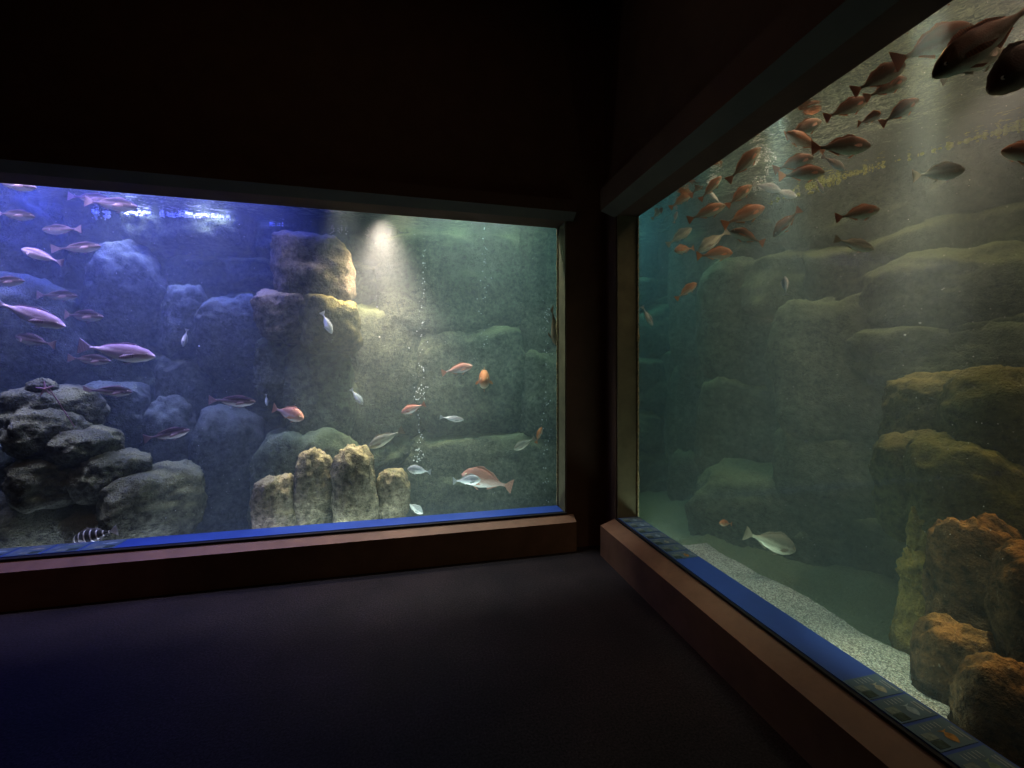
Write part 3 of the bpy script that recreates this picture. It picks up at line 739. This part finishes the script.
# ------------------------------------------------------------------ bubbles, froth and glint blobs, specks
def blobs(name, pts, mat, label, cat, sub=1):
    vs, fs = [], []
    bm = bmesh.new(); bmesh.ops.create_icosphere(bm, subdivisions=sub, radius=1)
    bv = [v.co.copy() for v in bm.verts]; bf = [[v.index for v in f.verts] for f in bm.faces]; bm.free()
    for p, r in pts:
        n = len(vs); vs += [tuple(p+c*r) for c in bv]; fs += [tuple(i+n for i in f) for f in bf]
    o = obj(name, (vs, [], fs), M[mat], None, True); return tag(o, label, cat, kind='stuff')
def col_pts(a, b, n, d, side, j=2.2, r=(.003, .008)):
    pts = []
    for _ in range(n):
        f = random.random(); px = a[0]+(b[0]-a[0])*f+random.gauss(0, j); py = a[1]+(b[1]-a[1])*f
        t = t_y(px, py, YG+.06+d) if side == 'L' else t_x(px, py, XG+.06+d)
        pts.append((at_t(px, py, t), random.uniform(*r)))
    return pts
blobs('bubble', col_pts((424, 250), (418, 470), 70, .7, 'L')+col_pts((421, 385), (419, 400), 22, .6, 'L', 4)+col_pts((419, 448), (418, 462), 22, .6, 'L', 3), 'bubble', 'string of air bubbles rising over the small silver bream', 'bubbles')
blobs('bubble', col_pts((546, 300), (546, 505), 80, .25, 'L', 2.5, (.002, .006)), 'bubble', 'fine bubbles rising along the pillar side of left window', 'bubbles')
blobs('bubble', col_pts((483, 205), (484, 350), 40, .9, 'L', 3), 'bubble', 'faint bubbles rising above the head-on orange bream', 'bubbles')
def line_pts(a, b, n, plane, side, jy=2, r=(.003, .01)):
    pts = []
    for _ in range(n):
        f = random.random(); px = a[0]+(b[0]-a[0])*f; py = a[1]+(b[1]-a[1])*f+random.gauss(0, jy)
        if plane == 'surf':
            t = (ZW-.012-EYE)/ray(px, py).z; p = at_t(px, py, t)
            if side == 'L' and p.y > 5.0: p = at_t(px, py, t_y(px, py, 5.0))
            pts.append((p, random.uniform(*r)))
        else:
            t = t_y(px, py, plane) if side == 'L' else t_x(px, py, plane)
            pts.append((at_t(px, py, t), random.uniform(*r)))
    return pts
fp = []
for a, b, n, jy, r in (((92, 214), (110, 216), 40, 3, (.004, .015)), ((122, 215), (150, 216), 90, 3.5, (.004, .018)), ((160, 216), (200, 217), 60, 1.6, (.003, .010)),
        ((180, 215), (232, 219), 90, 1.2, (.003, .010)), ((270, 226), (300, 229), 50, 1.5, (.003, .009)), ((330, 231), (350, 233), 18, 2, (.003, .007)), ((365, 235), (420, 238), 60, 1, (.003, .006)),
        ((440, 240), (556, 244), 70, 1, (.002, .005)), ((5, 207), (52, 210), 50, 1.6, (.003, .008))):
    fp += line_pts(a, b, n, 'surf', 'L', jy*.6, r)
blobs('froth', fp, 'glint_foam', 'white froth blobs standing in for light glints along the waterline of left window', 'froth')  # white blobs added in place of light sparkling on the waterline
fp = []
for a, b, n, jy, r in (((753, 187), (762, 184), 40, 4, (.003, .012)), ((764, 175), (776, 150), 60, 5, (.002, .007)), ((640, 222), (660, 219), 30, 1, (.002, .006))):
    fp += line_pts(a, b, n, 2.6, 'R', jy, r)
blobs('froth', fp, 'glint_foam', 'pale froth splashing at the surface beside the shoal', 'froth')
pts = []
for _ in range(420):
    px, py = random.uniform(0, 556), random.uniform(190, 520); pts.append((at_t(px, py, t_y(px, py, YG+.1+random.random()**1.3*.9)), random.uniform(.001, .0028)))
for _ in range(320):
    px, py = random.uniform(650, 1024), random.uniform(0, 560); pts.append((at_t(px, py, t_x(px, py, XG+.1+random.random()*.8)), random.uniform(.0008, .0022)))
for px, py in ((377, 307), (379.5, 337), (409, 348), (199, 346), (920, 323), (960, 348), (905, 335)):
    pts.append((at_t(px, py, 3.9 if px < 600 else 2.9), .008))
blobs('speck', pts, 'glint_foam', 'tiny pale food specks drifting through the water', 'particles', 1)

M['yellow_algae'] = plain('yellow_green_algae', (.42, .42, .10), .9, scale=60, var=.5)
fp = []
for a, b, n, jy in (((806, 187), (840, 178), 160, 3), ((842, 176), (884, 163), 90, 2), ((890, 156), (1024, 126), 260, 2.5), ((1024, 126), (1100, 108), 80, 3), ((742, 206), (800, 194), 70, 2)):
    for _ in range(n):
        f = random.random(); px = a[0]+(b[0]-a[0])*f; py = a[1]+(b[1]-a[1])*f+random.gauss(0, jy); t = 1
        while at_t(px, py, t).x < xwall(at_t(px, py, t).y)-.30: t += .01
        fp.append((at_t(px, py, t), random.uniform(.004, .014)))
blobs('algae', fp, 'yellow_algae', 'yellow-green algae band along the waterline of the right rock wall', 'algae')

# ------------------------------------------------------------------ water
bm = bmesh.new()
P2 = [(-5.75, YG+.062), (XG+.062, YG+.062), (XG+.062, -2.75), (3.95, -2.75), (3.95, 5.65), (-5.75, 5.65)]
lo = [bm.verts.new((x, y, ZB-.3)) for x, y in P2]; hi = [bm.verts.new((x, y, ZW+.01)) for x, y in P2]
bm.faces.new(lo[::-1]); bm.faces.new(hi)
for i in range(6): bm.faces.new((lo[i], lo[(i+1) % 6], hi[(i+1) % 6], hi[i]))
tag(obj('water', bm, M['water']), 'hazy blue-green sea water filling the tank', 'water', kind='stuff')
bm = bmesh.new(); v = [bm.verts.new((x, y, ZW)) for x, y in P2]; bm.faces.new(v)
tag(obj('water_surface', bm, M['surface']), 'rippled surface of the tank water seen from below', 'water', kind='stuff')

# ------------------------------------------------------------------ lights
def area(name, loc, size, power, col, rot=(0, 0, 0), spread=PI):
    l = bpy.data.lights.new(name, 'AREA'); l.shape = 'RECTANGLE'; l.size, l.size_y = size; l.energy = power; l.color = col; l.spread = spread
    o = bpy.data.objects.new(name, l); C.objects.link(o); o.location = loc; o.rotation_euler = rot; return o
def spot(name, loc, to, power, col, cone, blend=.6, rad=.06):
    l = bpy.data.lights.new(name, 'SPOT'); l.energy = power; l.color = col; l.spot_size = math.radians(cone); l.spot_blend = blend; l.shadow_soft_size = rad
    o = bpy.data.objects.new(name, l); C.objects.link(o); o.location = loc
    o.rotation_euler = (Vector(to)-Vector(loc)).to_track_quat('-Z', 'Y').to_euler(); return o
area('blue_tank_light', (-2.7, 4.3, 3.7), (3.0, .9), 160, (.06, .09, 1.0))
area('violet_fill', (-2.5, 3.80, 3.6), (2.6, .10), 48, (.78, .64, 1.0), (0, 0, 0), math.radians(80))  # added fill to brighten the fish near the left pane
spot('glint_fill', (-2.75, 4.75, 3.45), (-2.75, 4.95, 2.7), 60, (.95, .88, 1.0), 75, .9)  # added spot to whiten the waterline glint blobs
spot('glint_fill', (-2.05, 4.75, 3.45), (-2.05, 4.95, 2.7), 50, (.95, .88, 1.0), 75, .9)  # second added spot for the same glint blobs
area('green_tank_light', (.7, 4.5, 3.7), (1.4, .6), 14, (.55, .95, .68))
area('front_fill', (.45, 3.84, 3.6), (1.2, .10), 36, (1.0, .95, .88), (0, 0, 0), math.radians(80))  # added fill to brighten the fish towards the pillar
area('teal_tank_light', (2.2, 4.3, 3.7), (.8, 1.0), 26, (.34, .85, .92))
area('warm_tank_light', (2.9, 1.4, 3.7), (.7, 2.2), 30, (1.0, .58, .40))
area('shoal_light', (2.7, 2.4, 3.6), (.4, 1.4), 22, (1.0, .70, .46))
spot('lamp_glow', (-.32, 4.42, 3.08), (-.32, 4.25, 0), 700, (1.0, .66, .54), 80, 1.0, .12)
spot('column_lamp', (.15, 4.35, 3.45), (-.75, 4.6, 2.35), 230, (1.0, .72, .38), 46, .8)
spot('boulder_lamp', (-.55, 3.72, 3.6), (-.72, 4.0, .6), 420, (1.0, .82, .55), 24, .7)
spot('gravel_lamp', (1.95, 1.2, 3.0), (2.10, 1.40, .15), 430, (1.0, .88, .66), 19, .9)
spot('gravel_mid_lamp', (1.95, 1.9, 3.0), (2.10, 2.0, .15), 150, (.85, 1.0, .85), 34, 1.0)
area('left_belly_fill', (-2.3, 3.76, .12), (2.6, .08), 9, (.72, .74, 1.0), (PI, 0, 0))  # unseen fill added from below to lighten fish bellies
area('middle_belly_fill', (.0, 3.76, .12), (2.0, .08), 9.5, (.85, 1.0, .95), (PI, 0, 0))  # unseen belly fill added under the middle fish
area('right_belly_fill', (1.955, 2.2, .19), (.07, 2.0), 7, (.75, .95, .82), (PI, 0, 0))  # unseen belly fill added along the right pane
spot('shaft_lamp', (3.0, 1.3, 3.3), (2.6, 3.0, 0), 240, (1.0, .62, .48), 44, 1.0)
spot('rock_lamp', (3.1, .75, 3.5), (2.42, 1.05, .8), 260, (1.0, .50, .18), 22, .8)
spot('spur_lamp', (2.5, 1.45, 3.5), (2.5, 1.42, .6), 80, (1.0, .82, .30), 16, .8)
# dim room light
spot('room_lamp', (.2, 1.6, 4.9), (1.5, 2.2, .2), 95, (1.0, .52, .22), 36, 1.0, .3)
spot('red_floor_fill', (.9, 1.2, 4.9), (1.15, 2.15, 0), 110, (1.0, .38, .25), 20, 1.0, .3)  # added overhead spot that makes the reddish patch on the floor
spot('ledge_fill', (-2.4, 1.2, 4.9), (-2.5, 3.2, .2), 55, (1.0, .45, .42), 26, 1.0, .3)  # added pinkish spot to tint the left ledge
area('room_fill', (-.6, .6, 5.0), (3, 3), 11, (1.0, .66, .45))
w = bpy.data.worlds.new('world'); bpy.context.scene.world = w; w.use_nodes = True
w.node_tree.nodes['Background'].inputs[0].default_value = (.01, .008, .008, 1); w.node_tree.nodes['Background'].inputs[1].default_value = .15

sc = bpy.context.scene
sc.view_settings.view_transform = 'Standard'; sc.view_settings.look = 'None'; sc.view_settings.exposure = .12; sc.view_settings.gamma = .84
sc.cycles.transparent_max_bounces = 16; sc.cycles.volume_bounces = 1; sc.cycles.max_bounces = 8
